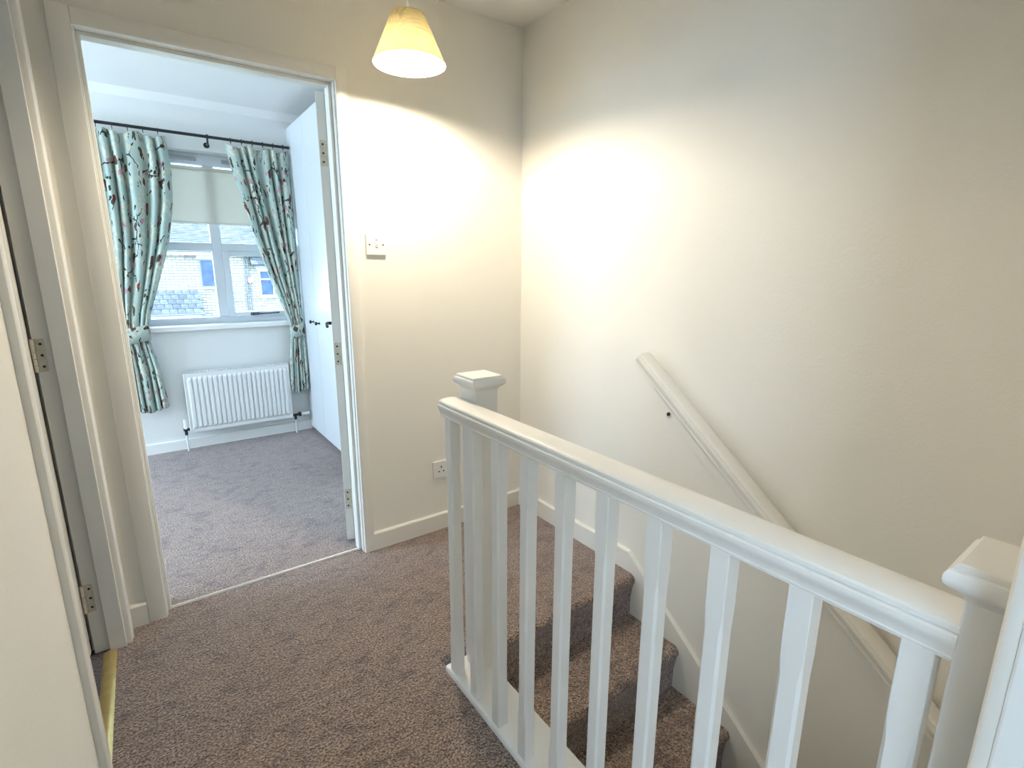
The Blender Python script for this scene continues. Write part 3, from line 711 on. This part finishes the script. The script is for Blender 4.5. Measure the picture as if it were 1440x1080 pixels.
# main roof: tiled slope
EZ, PIT = 2.14, math.radians(33)
def tile_on(bm, x, w, s, ln, y0, z0, th=.03, pit=PIT):
    c, sn = math.cos(pit), math.sin(pit)
    def pt(xx, t, o): return Vector((xx, y0+t*c-o*sn, z0+t*sn+o*c))
    lo, hi = .045, .012
    v = [bm.verts.new(p) for p in (pt(x, s, lo), pt(x+w, s, lo), pt(x+w, s+ln, hi), pt(x, s+ln, hi), pt(x, s, lo-th), pt(x+w, s, lo-th), pt(x+w, s+ln, hi-th), pt(x, s+ln, hi-th))]
    for f in ((0, 1, 2, 3), (7, 6, 5, 4), (0, 4, 5, 1), (1, 5, 6, 2), (3, 2, 6, 7), (0, 3, 7, 4)): bm.faces.new([v[i] for i in f])
ro = NB()
ext(ro, [(YH-.35, EZ-.05), (YH+3.5, EZ-.05+3.85*math.tan(PIT)), (YH+7.3, EZ-.05), (YH+7.2, EZ-.15), (YH-.3, EZ-.15)], lambda u, v, t: (t, u, v), -6.2, 14.2)
roof = mk('roof', ro, M['tile'], hs)
tb = NB(); gv = .155
for r in range(26):
    off = .14 if r % 2 else 0
    k = 0; x = -1.6+off
    while x < 6.6: tile_on(tb, x, .268, r*gv, gv+.05, YH-.38, EZ-.04); x += .28
tag(mk('roof_tiles', tb, M['tile'], roof), kind='stuff')
g = NB(); tube(g, [(-6.2, YH-.42, EZ-.06), (14.2, YH-.42, EZ-.06)], .06, 10); mk('gutter', g, M['gutter'], hs, smooth=40)
g = NB(); box(g, -6.2, 14.2, YH-.33, YH-.29, EZ-.24, EZ-.02); mk('fascia', g, M['ext_frame'], hs)
# lean-to porch roof with single tiles
PY, PZ, PP = YH-1.25, -.70, math.radians(39)
g = NB(); ext(g, [(PY, PZ-.03), (YH, PZ-.03+1.25*math.tan(PP)), (YH, PZ-.12)], lambda u, v, t: (t, u, v), -1.1, 2.36); pr_ = mk('porch_roof', g, M['tile'], hs)
tm = NB(); tile_on(tm, 0, .285, 0, .36, 0, 0, .035, PP); bmesh.ops.recalc_face_normals(tm, faces=tm.faces)
tme = bpy.data.meshes.new('tile'); tm.to_mesh(tme); tm.free(); tme.materials.append(M['tile'])
for r in range(5):
    for k in range(11):
        o = link('tile', tme, pr_); o.location = Vector((-1.0+.305*k+(.15 if r % 2 else 0)-.05, PY-.04+r*.315*math.cos(PP), PZ-.02+r*.315*math.sin(PP)))-WL[hs]
g = NB(); tube(g, [(-1.1, PY-.07, PZ-.05), (2.42, PY-.07, PZ-.05)], .05, 8); tube(g, [(2.3, PY-.07, PZ-.05), (2.3, PY-.07, GZ)], .035, 8); mk('porch_gutter', g, M['gutter'], hs, smooth=40)
g = NB(); box(g, -1, 2.3, PY+.05, YH, GZ, PZ-.1); mk('porch_wall', g, M['ext_frame'], hs)
def ext_window(x0, x1, z0, z1, mull):
    g = NB()
    for a in ((x0-.06, x0, z0-.06, z1+.06), (x1, x1+.06, z0-.06, z1+.06), (x0, x1, z0-.06, z0), (x0, x1, z1, z1+.06)): box(g, a[0], a[1], YH-.02, YH+.03, a[2], a[3])
    if mull: box(g, (x0+x1)/2-.03, (x0+x1)/2+.03, YH-.015, YH+.03, z0, z1); box(g, x0, (x0+x1)/2, YH-.015, YH+.03, z1-.42, z1-.37)
    w = mk('window', g, M['ext_frame'] if mull else M['gutter'], hs)
    g = NB(); box(g, x0, x1, YH-.008, YH+.0, z0, z1); mk('pane', g, M['extglass'], w)
    g = NB(); box(g, x0-.12, x1+.12, YH-.10, YH+.01, z0-.16, z0-.06); mk('sill', g, M['stone_trim'], w)
    g = NB(); box(g, x0-.15, x1+.15, YH-.03, YH+.01, z1+.06, z1+.26); mk('lintel', g, M['stone_trim'], w)
ext_window(2.60, 3.55, .47, 1.66, False)
ext_window(5.12, 6.3, -.02, 1.16, True)
ext_window(-2.2, -1.0, .47, 1.66, True)
for x in (4.47, 4.62):
    g = NB(); tube(g, [(x, YH-.40, EZ-.08), (x, YH-.30, EZ-.22), (x, YH-.06, EZ-.42), (x, YH-.06, GZ)], .04 if x < 4.5 else .025, 8); mk('downpipe', g, M['gutter'], hs, smooth=40)
# tiled gablet
g = NB(); ext(g, [(YH-.5, 1.50), (YH, 1.98), (YH, 1.42), (YH-.46, 1.42)], lambda u, v, t: (t, u, v), 4.72, 6.6); cn = mk('window_canopy', g, M['tile'], hs)
for r in range(2):
    for k in range(6):
        o = link('tile', tme, cn); o.location = Vector((4.7+.305*k+(.1 if r else 0), YH-.56+r*.25, 1.47+r*.225))-WL[hs]
g = NB(); box(g, 4.52, 4.80, YH-.10, YH, .58, .84, .06, 3); mk('alarm_box', g, M['alarm'], hs)
g = NB(); lathe(g, (4.02, YH-.30, -.05), [(.02, .0), (.15, .02), (.25, .07), (.25, .08), (.14, .035), (.01, .012)], 24, (.2, -.9, .25))
tube(g, [(4.02, YH-.30, -.05), (4.02, YH-.1, -.12), (4.02, YH, -.12)], .02, 8); tube(g, [(4.02, YH-.3, -.29), (4.07, YH-.62, -.05)], .012, 6); mk('satellite_dish', g, M['dish'], hs, smooth=40)
g = NB(); box(g, 2.0, 2.1, YH-.02, YH, 1.75, 2.0); mk('wall_lamp', g, M['gutter'], hs)
